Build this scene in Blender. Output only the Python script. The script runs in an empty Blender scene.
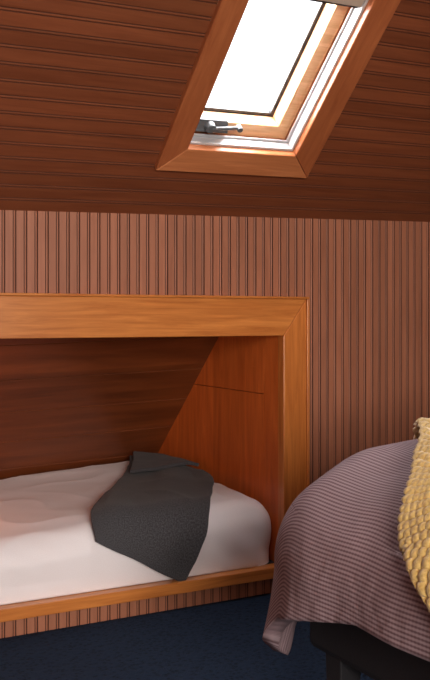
import bpy, bmesh, math
from mathutils import Vector, noise
scene = bpy.context.scene
scene.view_settings.view_transform = 'Standard'
scene.view_settings.look = 'None'
scene.view_settings.exposure = 0.0

# ------------------------------------------------------------------ helpers
def link(o, parent=None):
    scene.collection.objects.link(o)
    if parent: o.parent = parent
    return o
def empty(name):
    return link(bpy.data.objects.new(name, None))
def mesh_obj(name, bm, mats, parent=None, smooth=False, bevel=0.0, solid=0.0, subsurf=0, recalc=True):
    if recalc: bmesh.ops.recalc_face_normals(bm, faces=bm.faces[:])
    me = bpy.data.meshes.new(name); bm.to_mesh(me); bm.free()
    for m in mats: me.materials.append(m)
    if smooth:
        for p in me.polygons: p.use_smooth = True
    o = link(bpy.data.objects.new(name, me), parent)
    if solid:
        s = o.modifiers.new('solid', 'SOLIDIFY'); s.thickness = solid; s.offset = -1
    if bevel:
        b = o.modifiers.new('bevel', 'BEVEL'); b.width = bevel; b.segments = 2; b.limit_method = 'ANGLE'
    if subsurf:
        s = o.modifiers.new('sub', 'SUBSURF'); s.levels = subsurf; s.render_levels = subsurf
    return o
def prism(bm, pts, fn, d0, d1, mat=0):
    a = [bm.verts.new(fn(x, y, d0)) for x, y in pts]
    b = [bm.verts.new(fn(x, y, d1)) for x, y in pts]
    n = len(pts); fs = [bm.faces.new(a), bm.faces.new(b[::-1])]
    for i in range(n):
        fs.append(bm.faces.new([a[i], a[(i+1) % n], b[(i+1) % n], b[i]]))
    for f in fs: f.material_index = mat
    return fs
def box(bm, x0, x1, y0, y1, z0, z1, mat=0):
    return prism(bm, [(x0, y0), (x1, y0), (x1, y1), (x0, y1)], lambda a, b, d: Vector((a, b, d)), z0, z1, mat)
def cyl(bm, p0, p1, r0, r1, seg=16, mat=0):
    p0 = Vector(p0); p1 = Vector(p1); ax = (p1-p0).normalized()
    u = ax.orthogonal().normalized(); w = ax.cross(u)
    A = [bm.verts.new(p0+(u*math.cos(t)+w*math.sin(t))*r0) for t in [2*math.pi*i/seg for i in range(seg)]]
    B = [bm.verts.new(p1+(u*math.cos(t)+w*math.sin(t))*r1) for t in [2*math.pi*i/seg for i in range(seg)]]
    fs = [bm.faces.new(A[::-1]), bm.faces.new(B)]
    for i in range(seg): fs.append(bm.faces.new([A[i], A[(i+1) % seg], B[(i+1) % seg], B[i]]))
    for f in fs: f.material_index = mat
def clamp(x, a=0.0, b=1.0): return max(a, min(b, x))

# roof plane : z = Z0 + S*x - .93*y
Z0, S = 1.494, 0.0288
CO, SI = 0.7323, 0.6810
N = Vector((-S, 0.93, 1.0)).normalized()      # outward of the roof
def roof(x, s, d):                             # d>0 outward
    return Vector((x, -s*CO, Z0+S*x+s*SI)) + N*d
def roof_z(x, y): return Z0+S*x-0.93*y

# ------------------------------------------------------------------ materials
def newmat(name):
    m = bpy.data.materials.new(name); m.use_nodes = True
    nt = m.node_tree; b = nt.nodes['Principled BSDF']
    return m, nt, b
def wood(name, light, dark, scale, rough=0.4, board=None, pitch=0.04, var=0.25, bump=0.1, ramp=(0.3, 0.7), coat=0.0):
    m, nt, b = newmat(name); L = nt.links
    tc = nt.nodes.new('ShaderNodeTexCoord')
    mp = nt.nodes.new('ShaderNodeMapping'); mp.inputs['Scale'].default_value = scale
    L.new(tc.outputs['Object'], mp.inputs['Vector'])
    no = nt.nodes.new('ShaderNodeTexNoise'); no.inputs['Scale'].default_value = 1.0
    no.inputs['Detail'].default_value = 7; no.inputs['Roughness'].default_value = 0.62; no.inputs['Distortion'].default_value = 0.6
    L.new(mp.outputs[0], no.inputs['Vector'])
    cr = nt.nodes.new('ShaderNodeValToRGB')
    cr.color_ramp.elements[0].position = ramp[0]; cr.color_ramp.elements[0].color = (*dark, 1)
    cr.color_ramp.elements[1].position = ramp[1]; cr.color_ramp.elements[1].color = (*light, 1)
    L.new(no.outputs['Fac'], cr.inputs['Fac'])
    # broad tonal patches
    n2 = nt.nodes.new('ShaderNodeTexNoise'); n2.inputs['Scale'].default_value = 1.6; n2.inputs['Detail'].default_value = 3
    L.new(tc.outputs['Object'], n2.inputs['Vector'])
    mr2 = nt.nodes.new('ShaderNodeMapRange'); mr2.inputs[3].default_value = 0.85; mr2.inputs[4].default_value = 1.15
    L.new(n2.outputs['Fac'], mr2.inputs[0])
    val = mr2.outputs[0]
    if board is not None:
        sx = nt.nodes.new('ShaderNodeSeparateXYZ'); L.new(tc.outputs['Object'], sx.inputs[0])
        dv = nt.nodes.new('ShaderNodeMath'); dv.operation = 'DIVIDE'; dv.inputs[1].default_value = pitch
        L.new(sx.outputs[board], dv.inputs[0])
        fl = nt.nodes.new('ShaderNodeMath'); fl.operation = 'FLOOR'; L.new(dv.outputs[0], fl.inputs[0])
        wn = nt.nodes.new('ShaderNodeTexWhiteNoise'); wn.noise_dimensions = '1D'; L.new(fl.outputs[0], wn.inputs['W'])
        mr = nt.nodes.new('ShaderNodeMapRange'); mr.inputs[3].default_value = 1-var; mr.inputs[4].default_value = 1+var
        L.new(wn.outputs['Value'], mr.inputs[0])
        mu = nt.nodes.new('ShaderNodeMath'); mu.operation = 'MULTIPLY'
        L.new(mr.outputs[0], mu.inputs[0]); L.new(val, mu.inputs[1]); val = mu.outputs[0]
    vm = nt.nodes.new('ShaderNodeVectorMath'); vm.operation = 'SCALE'
    L.new(cr.outputs['Color'], vm.inputs[0]); L.new(val, vm.inputs['Scale'])
    L.new(vm.outputs[0], b.inputs['Base Color'])
    b.inputs['Roughness'].default_value = rough
    b.inputs['Coat Weight'].default_value = coat; b.inputs['Coat Roughness'].default_value = 0.25
    bp = nt.nodes.new('ShaderNodeBump'); bp.inputs['Strength'].default_value = bump; bp.inputs['Distance'].default_value = 0.002
    L.new(no.outputs['Fac'], bp.inputs['Height']); L.new(bp.outputs[0], b.inputs['Normal'])
    return m
def plain(name, col, rough=0.5, metal=0.0, nscale=40, bump=0.05, var=0.1):
    m, nt, b = newmat(name); L = nt.links
    tc = nt.nodes.new('ShaderNodeTexCoord')
    no = nt.nodes.new('ShaderNodeTexNoise'); no.inputs['Scale'].default_value = nscale; no.inputs['Detail'].default_value = 4
    L.new(tc.outputs['Object'], no.inputs['Vector'])
    mr = nt.nodes.new('ShaderNodeMapRange'); mr.inputs[3].default_value = 1-var; mr.inputs[4].default_value = 1+var
    L.new(no.outputs['Fac'], mr.inputs[0])
    vm = nt.nodes.new('ShaderNodeVectorMath'); vm.operation = 'SCALE'; vm.inputs[0].default_value = col
    L.new(mr.outputs[0], vm.inputs['Scale']); L.new(vm.outputs[0], b.inputs['Base Color'])
    b.inputs['Roughness'].default_value = rough; b.inputs['Metallic'].default_value = metal
    bp = nt.nodes.new('ShaderNodeBump'); bp.inputs['Strength'].default_value = bump; bp.inputs['Distance'].default_value = 0.004
    L.new(no.outputs['Fac'], bp.inputs['Height']); L.new(bp.outputs[0], b.inputs['Normal'])
    return m

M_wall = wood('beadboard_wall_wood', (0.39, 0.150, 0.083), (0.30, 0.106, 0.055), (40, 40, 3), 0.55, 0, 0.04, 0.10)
M_groove = plain('groove_shade', (0.12, 0.040, 0.024), 0.8)  # shade in the wall grooves, painted as a darker wood colour
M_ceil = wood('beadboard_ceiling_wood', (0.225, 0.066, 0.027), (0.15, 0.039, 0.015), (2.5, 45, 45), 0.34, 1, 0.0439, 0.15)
M_groove_c = plain('groove_shade_ceiling', (0.10, 0.027, 0.011), 0.7)  # ceiling groove shade put into the face colour
M_frame_h = wood('oak_varnish_h', (0.62, 0.225, 0.052), (0.41, 0.122, 0.024), (3.0, 50, 50), 0.33, coat=0.2, ramp=(0.32, 0.66))
M_frame_v = wood('oak_varnish_v', (0.57, 0.188, 0.040), (0.36, 0.100, 0.018), (50, 50, 3.0), 0.33, coat=0.2, ramp=(0.32, 0.66))
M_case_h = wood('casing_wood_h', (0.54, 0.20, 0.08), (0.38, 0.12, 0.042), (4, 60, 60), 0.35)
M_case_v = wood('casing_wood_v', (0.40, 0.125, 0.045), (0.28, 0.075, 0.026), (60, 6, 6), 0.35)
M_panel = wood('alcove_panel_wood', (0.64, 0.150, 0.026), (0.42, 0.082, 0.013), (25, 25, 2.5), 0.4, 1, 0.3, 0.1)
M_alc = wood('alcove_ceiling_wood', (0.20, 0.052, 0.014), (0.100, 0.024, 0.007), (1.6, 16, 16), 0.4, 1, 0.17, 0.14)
M_sash = wood('sash_pine', (0.80, 0.50, 0.28), (0.6, 0.32, 0.15), (4, 60, 60), 0.4)
M_white = plain('painted_metal', (0.50, 0.50, 0.52), 0.35, 0.2)
M_dark = plain('dark_rubber', (0.03, 0.03, 0.035), 0.5)
M_grey = plain('grey_plastic', (0.10, 0.11, 0.12), 0.4)
M_plaster = plain('painted_plaster', (0.30, 0.21, 0.17), 0.8)
M_bedbase = plain('dark_bed_base', (0.010, 0.009, 0.012), 0.7, nscale=150, bump=0.2)
M_blind = plain('blind_fabric', (0.40, 0.33, 0.27), 0.7)

def carpet():
    m, nt, b = newmat('navy_carpet'); L = nt.links
    tc = nt.nodes.new('ShaderNodeTexCoord')
    no = nt.nodes.new('ShaderNodeTexNoise'); no.inputs['Scale'].default_value = 170; no.inputs['Detail'].default_value = 3
    n2 = nt.nodes.new('ShaderNodeTexVoronoi'); n2.inputs['Scale'].default_value = 55
    for n in (no, n2): L.new(tc.outputs['Object'], n.inputs['Vector'])
    mx = nt.nodes.new('ShaderNodeMath'); mx.operation = 'ADD'
    L.new(no.outputs['Fac'], mx.inputs[0]); L.new(n2.outputs['Distance'], mx.inputs[1])
    cr = nt.nodes.new('ShaderNodeValToRGB'); cr.color_ramp.elements[0].position = 0.5; cr.color_ramp.elements[1].position = 1.2
    cr.color_ramp.elements[0].color = (0.003, 0.006, 0.013, 1); cr.color_ramp.elements[1].color = (0.014, 0.027, 0.054, 1)
    L.new(mx.outputs[0], cr.inputs['Fac']); L.new(cr.outputs[0], b.inputs['Base Color'])
    b.inputs['Roughness'].default_value = 0.95; b.inputs['Specular IOR Level'].default_value = 0.15
    bp = nt.nodes.new('ShaderNodeBump'); bp.inputs['Strength'].default_value = 0.7; bp.inputs['Distance'].default_value = 0.006
    L.new(mx.outputs[0], bp.inputs['Height']); L.new(bp.outputs[0], b.inputs['Normal'])
    return m
M_carpet = carpet()

def fabric(name, col, col2, wscale, bump=0.3, rough=0.9, sheen=0.2, spec=0.3):
    m, nt, b = newmat(name); L = nt.links
    uv = nt.nodes.new('ShaderNodeUVMap')
    no = nt.nodes.new('ShaderNodeTexNoise'); no.inputs['Scale'].default_value = wscale; no.inputs['Detail'].default_value = 3
    L.new(uv.outputs[0], no.inputs['Vector'])
    cr = nt.nodes.new('ShaderNodeValToRGB'); cr.color_ramp.elements[0].position = 0.35; cr.color_ramp.elements[1].position = 0.65
    cr.color_ramp.elements[0].color = (*col2, 1); cr.color_ramp.elements[1].color = (*col, 1)
    L.new(no.outputs['Fac'], cr.inputs['Fac']); L.new(cr.outputs[0], b.inputs['Base Color'])
    b.inputs['Roughness'].default_value = rough; b.inputs['Sheen Weight'].default_value = sheen
    b.inputs['Specular IOR Level'].default_value = spec
    bp = nt.nodes.new('ShaderNodeBump'); bp.inputs['Strength'].default_value = bump; bp.inputs['Distance'].default_value = 0.002
    L.new(no.outputs['Fac'], bp.inputs['Height']); L.new(bp.outputs[0], b.inputs['Normal'])
    return m
M_sheet = fabric('white_cotton', (0.86, 0.82, 0.85), (0.82, 0.77, 0.80), 300, 0.05)
M_blanket = fabric('charcoal_wool', (0.078, 0.076, 0.084), (0.028, 0.027, 0.030), 190, 0.8, sheen=0.08)
M_knit = fabric('mustard_knit', (0.66, 0.46, 0.17), (0.48, 0.30, 0.09), 260, 1.0, rough=1.0, sheen=0.4, spec=0.05)

def stripes():
    m, nt, b = newmat('striped_duvet_cotton'); L = nt.links
    uv = nt.nodes.new('ShaderNodeUVMap')
    sx = nt.nodes.new('ShaderNodeSeparateXYZ'); L.new(uv.outputs[0], sx.inputs[0])
    def wave(ch, pitch, k):
        mu = nt.nodes.new('ShaderNodeMath'); mu.operation = 'MULTIPLY'; mu.inputs[1].default_value = 2*math.pi/pitch
        L.new(sx.outputs[ch], mu.inputs[0])
        sn = nt.nodes.new('ShaderNodeMath'); sn.operation = 'SINE'; L.new(mu.outputs[0], sn.inputs[0])
        m2 = nt.nodes.new('ShaderNodeMath'); m2.operation = 'MULTIPLY'; m2.inputs[1].default_value = k
        L.new(sn.outputs[0], m2.inputs[0]); return m2.outputs[0]
    a = wave(0, 0.0098, 0.85); c_ = wave(1, 0.0098, 0.22)
    ad = nt.nodes.new('ShaderNodeMath'); ad.operation = 'ADD'; L.new(a, ad.inputs[0]); L.new(c_, ad.inputs[1])
    mr = nt.nodes.new('ShaderNodeMapRange'); mr.inputs[1].default_value = -1; mr.inputs[2].default_value = 1
    L.new(ad.outputs[0], mr.inputs[0])
    cr = nt.nodes.new('ShaderNodeValToRGB'); L.new(mr.outputs[0], cr.inputs['Fac'])
    cr.color_ramp.elements[0].position = 0.15; cr.color_ramp.elements[1].position = 0.75
    cr.color_ramp.elements[0].color = (0.130, 0.068, 0.080, 1); cr.color_ramp.elements[1].color = (0.33, 0.235, 0.255, 1)
    L.new(cr.outputs[0], b.inputs['Base Color'])
    b.inputs['Roughness'].default_value = 0.85
    no = nt.nodes.new('ShaderNodeTexNoise'); no.inputs['Scale'].default_value = 9; no.inputs['Detail'].default_value = 5
    L.new(uv.outputs[0], no.inputs['Vector'])
    bp = nt.nodes.new('ShaderNodeBump'); bp.inputs['Strength'].default_value = 0.5; bp.inputs['Distance'].default_value = 0.03
    L.new(no.outputs['Fac'], bp.inputs['Height']); L.new(bp.outputs[0], b.inputs['Normal'])
    return m
M_stripe = stripes()
def glass():
    m, nt, b = newmat('window_glass'); L = nt.links
    nt.nodes.remove(b); out = nt.nodes['Material Output']
    tr = nt.nodes.new('ShaderNodeBsdfTransparent'); gl = nt.nodes.new('ShaderNodeBsdfGlossy'); gl.inputs['Roughness'].default_value = 0.02
    mx = nt.nodes.new('ShaderNodeMixShader'); mx.inputs[0].default_value = 0.06
    L.new(tr.outputs[0], mx.inputs[1]); L.new(gl.outputs[0], mx.inputs[2]); L.new(mx.outputs[0], out.inputs['Surface'])
    return m
M_glass = glass()

# ------------------------------------------------------------------ beadboard
def bead_profile(a0, a1, pitch, g, narrow=False):
    k = pitch/0.04; out = [(a0, 0.0, 0)]
    if narrow:
        pat = [(0.0, 0, 0), (0.0298, 0, 0), (0.0303, g, 1), (0.0318, g, 1), (0.0323, 0.001, 1), (0.0343, 0.0, 0), (0.0364, 0.001, 0), (0.0372, g, 1), (0.0392, g, 1)]
    else:
        pat = [(0.0, 0, 0), (0.0268, 0, 0), (0.0275, g, 1), (0.0295, g, 1), (0.0303, 0.0012, 1), (0.0330, 0.0, 0), (0.0358, 0.0012, 0), (0.0366, g, 1), (0.0390, g, 1)]
    i = math.floor(a0/pitch)-1
    while i*pitch < a1:
        for j, (a, d, m_) in enumerate(pat):
            p = i*pitch+a*k
            if a0+0.0003 < p < a1-0.0003: out.append((p, d, 1 if (j == 0 or m_) else 0))
        i += 1
    out.append((a1, 0.0, 0)); return out
def bead_wall(bm, x0, x1, zb, zt):
    prev = None
    for x, d, m_ in bead_profile(x0, x1, 0.04, 0.007):
        a = bm.verts.new((x, d, zb(x))); b = bm.verts.new((x, d, zt(x)))
        if prev: bm.faces.new([prev[0], a, b, prev[1]]).material_index = m_
        prev = (a, b)
def bead_roof(bm, x0, x1, s0, s1):
    prev = None
    for s, d, m_ in bead_profile(s0, s1, 0.06, 0.004, True):
        a = bm.verts.new(roof(x0, s, d)); b = bm.verts.new(roof(x1, s, d))
        if prev: bm.faces.new([prev[0], prev[1], b, a]).material_index = m_
        prev = (a, b)

XL, XR, YB = -1.6, 4.0, -5.2
AX0, AX1 = -0.02, 2.036      # alcove opening
ZH, ZS = 1.063, 0.112        # header underside, sill top
c = lambda v: (lambda x: v)
top = lambda x: Z0+S*x+.004
bm = bmesh.new()
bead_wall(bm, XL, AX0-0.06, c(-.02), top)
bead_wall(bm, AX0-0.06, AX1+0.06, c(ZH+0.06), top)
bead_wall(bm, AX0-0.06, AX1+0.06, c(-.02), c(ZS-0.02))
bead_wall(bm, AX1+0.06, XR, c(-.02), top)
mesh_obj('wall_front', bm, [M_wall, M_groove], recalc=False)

SK = dict(x0=1.385, x1=2.048, s0=0.2255, s1=1.19, w=0.098)
ix0, ix1 = SK['x0']+0.094, SK['x1']-0.105
is0, is1 = SK['s0']+0.105, SK['s1']-0.10
bm = bmesh.new()
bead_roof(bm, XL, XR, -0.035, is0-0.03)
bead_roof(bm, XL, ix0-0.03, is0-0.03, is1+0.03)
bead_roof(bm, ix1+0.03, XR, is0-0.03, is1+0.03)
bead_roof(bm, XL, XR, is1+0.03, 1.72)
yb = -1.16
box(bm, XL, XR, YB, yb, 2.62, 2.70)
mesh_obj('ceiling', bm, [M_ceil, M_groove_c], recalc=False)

bm = bmesh.new(); box(bm, XL-0.1, XR+0.1, YB-0.1, 1.8, -0.1, 0.0)
mesh_obj('floor', bm, [M_carpet])
for nm, xa, xb in (('wall_left', XL-0.08, XL), ('wall_right', XR, XR+0.08)):
    bm = bmesh.new()
    prism(bm, [(YB, 0), (1.75, 0), (1.75, 0.05), (-1.16, 2.8), (YB, 2.8)], lambda a, b, d: Vector((d, a, b)), xa, xb)
    mesh_obj(nm, bm, [M_plaster])
# back wall with window opening
WX0, WX1, WZ0, WZ1 = -0.8, 1.0, 0.9, 2.25
bm = bmesh.new()
box(bm, XL, WX0, YB-0.1, YB, 0, 2.7); box(bm, WX1, XR, YB-0.1, YB, 0, 2.7)
box(bm, WX0, WX1, YB-0.1, YB, 0, WZ0); box(bm, WX0, WX1, YB-0.1, YB, WZ1, 2.7)
mesh_obj('wall_back', bm, [M_plaster])
w2 = empty('window_2')
bm = bmesh.new()
for a, b, e, f in ((WX0-.08, WX1+.08, WZ0-.08, WZ0), (WX0-.08, WX1+.08, WZ1, WZ1+.08), (WX0-.08, WX0, WZ0, WZ1), (WX1, WX1+.08, WZ0, WZ1)):
    box(bm, a, b, YB, YB+.03, e, f)
mx_ = (WX0+WX1)/2
box(bm, mx_-.02, mx_+.02, YB-.06, YB-.02, WZ0, WZ1); box(bm, WX0, WX1, YB-.06, YB-.02, 1.56, 1.6)
mesh_obj('frame', bm, [M_case_h], w2, bevel=.004)
bm = bmesh.new(); box(bm, WX0, WX1, YB-.046, YB-.042, WZ0, WZ1); mesh_obj('glass_pane', bm, [M_glass], w2)

# ------------------------------------------------------------------ alcove
bm = bmesh.new()   # lining: sloping ceiling boards follow the roof
ys = []
y = 0.03
while y < 1.62: ys.append(y); y += 0.17
for i in range(len(ys)):
    ya, yb_ = ys[i], min(ys[i]+0.167, 1.62)
    def fn(a, b, d): return Vector((a, b, roof_z(a, b)-0.002)) + N*d
    prism(bm, [(AX0-.03, ya), (AX1+.03, ya), (AX1+.03, yb_), (AX0-.03, yb_)], fn, 0.0, 0.02)
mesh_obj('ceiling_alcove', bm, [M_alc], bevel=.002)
bm = bmesh.new()   # outer roof deck closes the gaps
prism(bm, [(XL, -0.0), (XR, -0.0), (XR, 1.75), (XL, 1.75)], lambda a, b, d: Vector((a, b, roof_z(a, b)))+N*d, 0.03, 0.06)
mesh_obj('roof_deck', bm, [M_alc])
bm = bmesh.new()   # end panel boards with an access hatch
xe = AX1+.003
def endp(a, b, d): return Vector((d, a, b))
h0, hz = 0.136, 0.81
g = 0.0018
y_s = .0205
yt = (Z0+S*xe-hz)/0.93
yf = (Z0+S*xe-0.1)/0.93
yh = (Z0+S*xe-ZH-0.04)/0.93
prism(bm, [(y_s, .1), (h0-g, .1), (h0-g, ZH+.04), (y_s, ZH+.04)], endp, xe, xe+.02)
prism(bm, [(h0, hz+g), (yt-g, hz+g), (yh, ZH+.04), (h0, ZH+.04)], endp, xe, xe+.02)
prism(bm, [(h0+g, .1), (yf, .1), (yt, hz-g), (h0+g, hz-g)], endp, xe+.001, xe+.02)
prism(bm, [(y_s, .1), (yf+.02, .1), (yh+.02, ZH+.06), (y_s, ZH+.06)], endp, xe+.021, xe+.03)
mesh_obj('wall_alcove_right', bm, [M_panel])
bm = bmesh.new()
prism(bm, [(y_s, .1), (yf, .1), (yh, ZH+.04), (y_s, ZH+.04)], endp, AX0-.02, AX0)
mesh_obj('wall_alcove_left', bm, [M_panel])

# alcove casing
bm = bmesh.new()
wv = 0.112; wh = 0.152
fx = lambda a, b, d: Vector((a, d, b))
prism(bm, [(AX0-wv, ZH+wh), (AX1+wv, ZH+wh), (AX1, ZH), (AX0, ZH)], fx, -.026, .02, 0)
prism(bm, [(AX1, 0), (AX1+wv, 0), (AX1+wv, ZH+wh-.0015), (AX1, ZH-.0015)], fx, -.026, .02, 1)
prism(bm, [(AX0-wv, 0), (AX0, 0), (AX0, ZH-.0015), (AX0-wv, ZH+wh-.0015)], fx, -.026, .02, 1)
box(bm, AX0-wv-.012, AX1+wv+.012, -.034, 0.0, ZH+wh, ZH+wh+.010, 0)
box(bm, AX1+wv, AX1+wv+.012, -.034, 0.0, 0, ZH+wh, 1)
box(bm, AX0, AX1, -.034, .03, ZS-.045, ZS, 0)
mesh_obj('trim_1', bm, [M_frame_h, M_frame_v], bevel=.003)

# ------------------------------------------------------------------ cloth surfaces
def drape(p, q, rect, top, R, flare):
    x0, x1, y0, y1 = rect
    cx = min(max(p, x0), x1); cy = min(max(q, y0), y1)
    ox, oy = p-cx, q-cy; L = math.hypot(ox, oy)
    if L < 1e-9: return Vector((p, q, top)), 0.0, Vector((0, 0, 0))
    n = Vector((ox/L, oy/L, 0))
    if L < R*math.pi/2: h = R*math.sin(L/R); z = top-R*(1-math.cos(L/R))
    else:
        e = L-R*math.pi/2; h = R+flare*e; z = top-R-e
    return Vector((cx, cy, z))+n*h, L, n

MR = (0.12, 1.93, 0.118, 1.5)
def alc_surf(p, q):
    v, L, n = drape(p, q, MR, 0.365, 0.105, 0.0)
    a = noise.fractal(Vector((p*1.8+3, q*2.2, 1.3)), 1.0, 2.0, 2)*0.014
    r = 1-abs(noise.noise(Vector((p*3.5+q*2.0, q*3-p*2.0, 7.0))))*2.4
    b = max(r, 0)**2*0.006
    v.z += (a+b+(p-1.55)*.055)*(1 if L < .13 else max(0, 1-(L-.13)/.14))
    if L > 0.02:
        fade = clamp((v.z-ZS)/.06)
        wr = noise.noise(Vector((p*3.5, q*4, v.z*4)))*0.012 + noise.noise(Vector((p*10+v.z*9, q*6, v.z*6)))*0.005
        bul = .010*math.sin(clamp((v.z-ZS)/.22)*math.pi)
        v += n*(min(L/.105, 1)*((wr-.004)*fade + bul))
    v.z = max(v.z, ZS+.0015)
    v.x = min(v.x, AX1-.004)
    lim = roof_z(v.x, v.y)-.03
    if v.z > lim: v.z = lim
    return v
def off(surf, p, q, d):
    e = .012; a = surf(p, q)
    n = (surf(p+e, q)-surf(p-e, q)).cross(surf(p, q+e)-surf(p, q-e))
    if n.length < 1e-9: n = Vector((0, 0, 1))
    n.normalize(); return a+n*d
def grid(name, fn, nu, nv, mats, parent=None, solid=0.0, scale=None):
    bm = bmesh.new(); uvl = bm.loops.layers.uv.new('UVMap'); V = []; U = {}
    for j in range(nv+1):
        row = []
        for i in range(nu+1):
            pos, uv = fn(i/nu, j/nv); v = bm.verts.new(pos); U[v] = uv; row.append(v)
        V.append(row)
    for j in range(nv):
        for i in range(nu):
            f = bm.faces.new([V[j][i], V[j][i+1], V[j+1][i+1], V[j+1][i]])
            for l in f.loops: l[uvl].uv = U[l.vert]
    return mesh_obj(name, bm, mats, parent, smooth=True, solid=solid, recalc=False)

ab = empty('alcove_bed')
bm = bmesh.new(); box(bm, AX0, AX1, .03, 1.38, 0.0, ZS)
mesh_obj('platform', bm, [M_bedbase], ab)
pa, pb, qa, qb = -.17, 2.24, -.22, 1.40
grid('bedding', lambda u, v: (lambda p, q: (alc_surf(p, q), (p, q)))(pa+(pb-pa)*u, qa+(qb-qa)*v), 260, 190, [M_sheet], ab)

def lerpc(C, t):
    n = len(C)-1; f = min(t*n, n-1e-6); i = int(f); f -= i
    P = lambda k: Vector(C[min(max(k, 0), n)])
    a, b, c_, d = P(i-1), P(i), P(i+1), P(i+2)
    return 0.5*((2*b)+(-a+c_)*f+(2*a-5*b+4*c_-d)*f*f+(-a+3*b-3*c_+d)*f**3)
BL = [(1.86, 1.17), (1.72, .88), (1.56, .62), (1.38, .34), (1.24, .10), (1.22, .00)]
BR = [(1.95, .98), (1.97, .75), (1.96, .50), (1.86, .26), (1.72, .04), (1.58, -.205)]
def bl(u, v):
    a = lerpc(BL, v).lerp(lerpc(BR, v), u)
    w = max(-.006, noise.noise(Vector((a.x*6-a.y*4, a.y*2+a.x*2, 2.0)))*.014+.003*math.sin(a.x*22-a.y*12))
    edge = min(u, 1-u, v, 1-v)
    return off(alc_surf, a.x, a.y, .023+w*min(1, edge*8+.3)), (u*.5, v*1.2)
gb = grid('grey_wool_blanket', bl, 90, 130, [M_blanket], solid=.012)
def bl2(u, v):
    vv = v*.30; uu = .10+u*.88
    a = lerpc(BL, vv).lerp(lerpc(BR, vv), uu)
    w = noise.noise(Vector((a.x*9, a.y*7, 12.0)))*.008
    return off(alc_surf, a.x, a.y, .044+w), (u*.5+3, v*.5)
grid('folded_layer', bl2, 50, 40, [M_blanket], gb, solid=.016)

# foreground bed
bed = empty('bed')
BX = -0.085
DR = (1.60+BX, 3.55, -2.35, -1.34)
def bed_surf(p, q):
    v, L, n = drape(p, q, DR, 0.780, 0.30, 0.12)
    dome = min(max((p-1.5-BX)/.6, 0), 1)
    v.z += .05*dome*(1 if L < .1 else max(0, 1-(L-.1)/.3))
    a = noise.fractal(Vector((p*2.0, q*2.0, 4.0)), 1.0, 2.0, 3)*.026
    v.z += a*(1 if L < .3 else .3)
    if L > .1:
        k = min((L-.1)/.4, 1)
        v += n*(k*(.018*noise.noise(Vector((p*3.2, q*3.2, 1)))+.008*math.sin(q*17+p*6)))
    return v
qa2, qb2, pa2, pb2 = -2.85, -.755, 1.045+BX, 3.7
def duv(u, v):
    q = qa2+(qb2-qa2)*v
    p0 = pa2+.07*clamp((-1.30-q)/.3)
    q1 = q
    p = p0+(pb2-p0)*u
    cx, cy = pa2+.30, qb2-.30
    if p < cx and q > cy:
        dx, dy = cx-p, q-cy; m = max(dx, dy); L = math.hypot(dx, dy)
        if L > 1e-6:
            f = m/L; f = f+(1-f)*.22
            p = cx-dx*f; q1 = cy+dy*f
    return bed_surf(p, q1), (p, q1)
grid('striped_duvet', duv, 280, 240, [M_stripe], bed, solid=.045)
bm = bmesh.new()
box(bm, 1.44+BX, 3.6, -2.52, -1.2, .27, .44)
mesh_obj('base', bm, [M_bedbase], bed, bevel=.02)
bm = bmesh.new(); box(bm, 1.46+BX, 3.58, -2.5, -1.22, .44, .64)
mesh_obj('mattress', bm, [M_sheet], bed, bevel=.05)
for i, (lx, ly) in enumerate(((1.40, -1.30), (1.40, -2.42), (3.5, -1.30), (3.5, -2.42))):
    bm = bmesh.new()
    a = [bm.verts.new((lx+sx*.034, ly+sy*.034, .28)) for sx, sy in ((-1, -1), (1, -1), (1, 1), (-1, 1))]
    b = [bm.verts.new((lx+sx*.026, ly+sy*.026, 0)) for sx, sy in ((-1, -1), (1, -1), (1, 1), (-1, 1))]
    bm.faces.new(a); bm.faces.new(b[::-1])
    for k in range(4): bm.faces.new([a[k], a[(k+1) % 4], b[(k+1) % 4], b[k]])
    mesh_obj('leg_%d' % (i+1), bm, [M_bedbase], bed, bevel=.004)
bm = bmesh.new(); box(bm, 3.62, 3.70, -2.6, -1.1, 0, 1.15)
mesh_obj('headboard', bm, [M_bedbase], bed, bevel=.02)

TL = [(2.06, -.90), (1.80, -1.13), (1.56, -1.41), (1.37, -1.61), (1.25, -1.70), (1.16, -1.81), (1.04, -2.03)]
TR = [(2.60, -1.15), (2.45, -1.4), (2.2, -1.7), (2.05, -1.9), (1.9, -2.05), (1.75, -2.25), (1.5, -2.5)]
def th(u, v):
    a = lerpc(TL, v).lerp(lerpc(TR, v), u)
    U_, V_ = u*.85, v*1.45
    cu = U_/.019+.25*math.sin(V_*9); cv = V_/.019
    k = .5+.5*math.sin(math.pi*cu)*math.sin(math.pi*cv)
    k = k*.75+.25*(.5+.5*noise.noise(Vector((U_*90, V_*90, 3))))
    w = noise.noise(Vector((a.x*5, a.y*5, 9.0)))*.010
    r = (math.sin(math.pi*cv)*.004 if u < .02 else 0)
    return off(bed_surf, a.x+r, a.y, .024+.016*k+w), (U_, V_)
grid('mustard_knit_throw', th, 320, 440, [M_knit], solid=.012)

# ------------------------------------------------------------------ skylight
bm = bmesh.new()
x0, x1, s0, s1 = SK['x0'], SK['x1'], SK['s0'], SK['s1']
prism(bm, [(x0, s0), (x1, s0), (ix1, is0), (ix0, is0)], roof, -.020, .006, 0)
prism(bm, [(x0, s1), (x1, s1), (ix1, is1), (ix0, is1)], roof, -.020, .006, 0)
prism(bm, [(x0, s0+.001), (ix0, is0+.001), (ix0, is1), (x0, s1)], roof, -.020, .006, 1)
prism(bm, [(x1, s0+.001), (ix1, is0+.001), (ix1, is1), (x1, s1)], roof, -.020, .006, 1)
mesh_obj('trim_2', bm, [M_case_h, M_case_v], bevel=.004)

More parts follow.
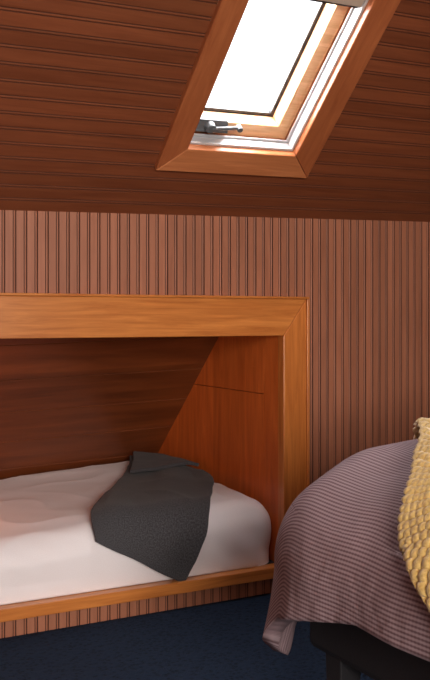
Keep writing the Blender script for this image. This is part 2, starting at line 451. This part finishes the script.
win = empty('window_1')
def ring(bm, xa, xb, sa, sb, w, d0, d1, mat=0):
    prism(bm, [(xa, sa), (xb, sa), (xb, sa+w), (xa, sa+w)], roof, d0, d1, mat)
    prism(bm, [(xa, sb-w), (xb, sb-w), (xb, sb), (xa, sb)], roof, d0, d1, mat)
    prism(bm, [(xa, sa+w), (xa+w, sa+w), (xa+w, sb-w), (xa, sb-w)], roof, d0, d1, mat)
    prism(bm, [(xb-w, sa+w), (xb, sa+w), (xb, sb-w), (xb-w, sb-w)], roof, d0, d1, mat)
bm = bmesh.new(); ring(bm, ix0-.03, ix1+.03, is0-.03, is1+.03, .03, .0, .24)
mesh_obj('lining', bm, [M_case_h], win)
bm = bmesh.new()
ring(bm, ix0, ix1, is0, is1, .010, .010, .048); ring(bm, ix0, ix1, is0, is1, .018, .050, .058)
mesh_obj('frame', bm, [M_white], win, bevel=.002)
bm = bmesh.new(); ring(bm, ix0+.001, ix1-.001, is0+.001, is1-.001, .056, .085, .15)
mesh_obj('sash', bm, [M_sash], win, bevel=.004)
bm = bmesh.new(); ring(bm, ix0+.03, ix1-.03, is0+.03, is1-.03, .040, .152, .168)
mesh_obj('gasket', bm, [M_dark], win)
bm = bmesh.new(); prism(bm, [(ix0+.05, is0+.05), (ix1-.05, is0+.05), (ix1-.05, is1-.05), (ix0+.05, is1-.05)], roof, .158, .162)
mesh_obj('glass_pane', bm, [M_glass], win)
bm = bmesh.new()   # chain operator on the lower sash
prism(bm, [(ix0+.02, is0+.03), (ix0+.18, is0+.03), (ix0+.16, is0+.085), (ix0+.035, is0+.085)], roof, .050, .084)
cyl(bm, roof(ix0+.09, is0+.06, .06), roof(ix0+.09, is0+.06, .025), .024, .018)
cyl(bm, roof(ix0+.09, is0+.06, .03), roof(ix0+.20, is0+.075, .028), .008, .007)
cyl(bm, roof(ix0+.20, is0+.075, .04), roof(ix0+.20, is0+.075, .012), .011, .011)
mesh_obj('opener', bm, [M_grey], win, bevel=.003)
bm = bmesh.new()
prism(bm, [(ix0+.012, is1-.145), (ix1-.012, is1-.145), (ix1-.012, is1-.10), (ix0+.012, is1-.10)], roof, .015, .06, 0)
prism(bm, [(ix0+.012, is1-.158), (ix1-.012, is1-.158), (ix1-.012, is1-.147), (ix0+.012, is1-.147)], roof, .03, .05, 1)
prism(bm, [(ix0+.012, is1-.10), (ix1-.012, is1-.10), (ix1-.012, is1), (ix0+.012, is1)], roof, .03, .036, 0)
mesh_obj('blind', bm, [M_blind, M_dark], win, bevel=.003)

# ------------------------------------------------------------------ light
w = bpy.data.worlds.new('World'); scene.world = w; w.use_nodes = True
bg = w.node_tree.nodes['Background']; bg.inputs[0].default_value = (0.93, 0.97, 1.0, 1); bg.inputs[1].default_value = 2.0
def area(name, loc, tgt, sx, sy, power, col):
    l = bpy.data.lights.new(name, 'AREA'); l.shape = 'RECTANGLE'; l.size = sx; l.size_y = sy; l.energy = power; l.color = col
    o = link(bpy.data.objects.new(name, l)); o.location = loc
    o.rotation_euler = (Vector(tgt)-Vector(loc)).to_track_quat('-Z', 'Y').to_euler(); return o
cpos = roof((ix0+ix1)/2, (is0+is1)/2, .5); ctgt = roof((ix0+ix1)/2, (is0+is1)/2, 0)
area('skylight_daylight', cpos, ctgt, 1.6, 1.6, 270, (0.97, 0.98, 1.0))
area('window_daylight', ((WX0+WX1)/2, YB-.3, (WZ0+WZ1)/2+.1), ((WX0+WX1)/2+.1, 0, .6), 1.8, 1.4, 300, (1.0, 0.91, 0.82))
pl = bpy.data.lights.new('alcove_warm_fill', 'POINT'); pl.energy = 2.8; pl.color = (1, .28, .12); pl.shadow_soft_size = .06  # added fill without a fixture, out of view, tints the alcove sheets warm
po = link(bpy.data.objects.new('alcove_warm_fill', pl)); po.location = (0.56, .40, .58)

# ------------------------------------------------------------------ camera
cam = bpy.data.cameras.new('camera'); co = link(bpy.data.objects.new('camera', cam))
co.location = (0, -3.2, 1.136)
co.rotation_euler = (math.radians(90), 0, -math.atan(0.5397))
cam.sensor_fit = 'VERTICAL'; cam.sensor_height = 24; cam.lens = 910/680*24
cam.shift_y = -22/680
cam.clip_start = .05
scene.camera = co
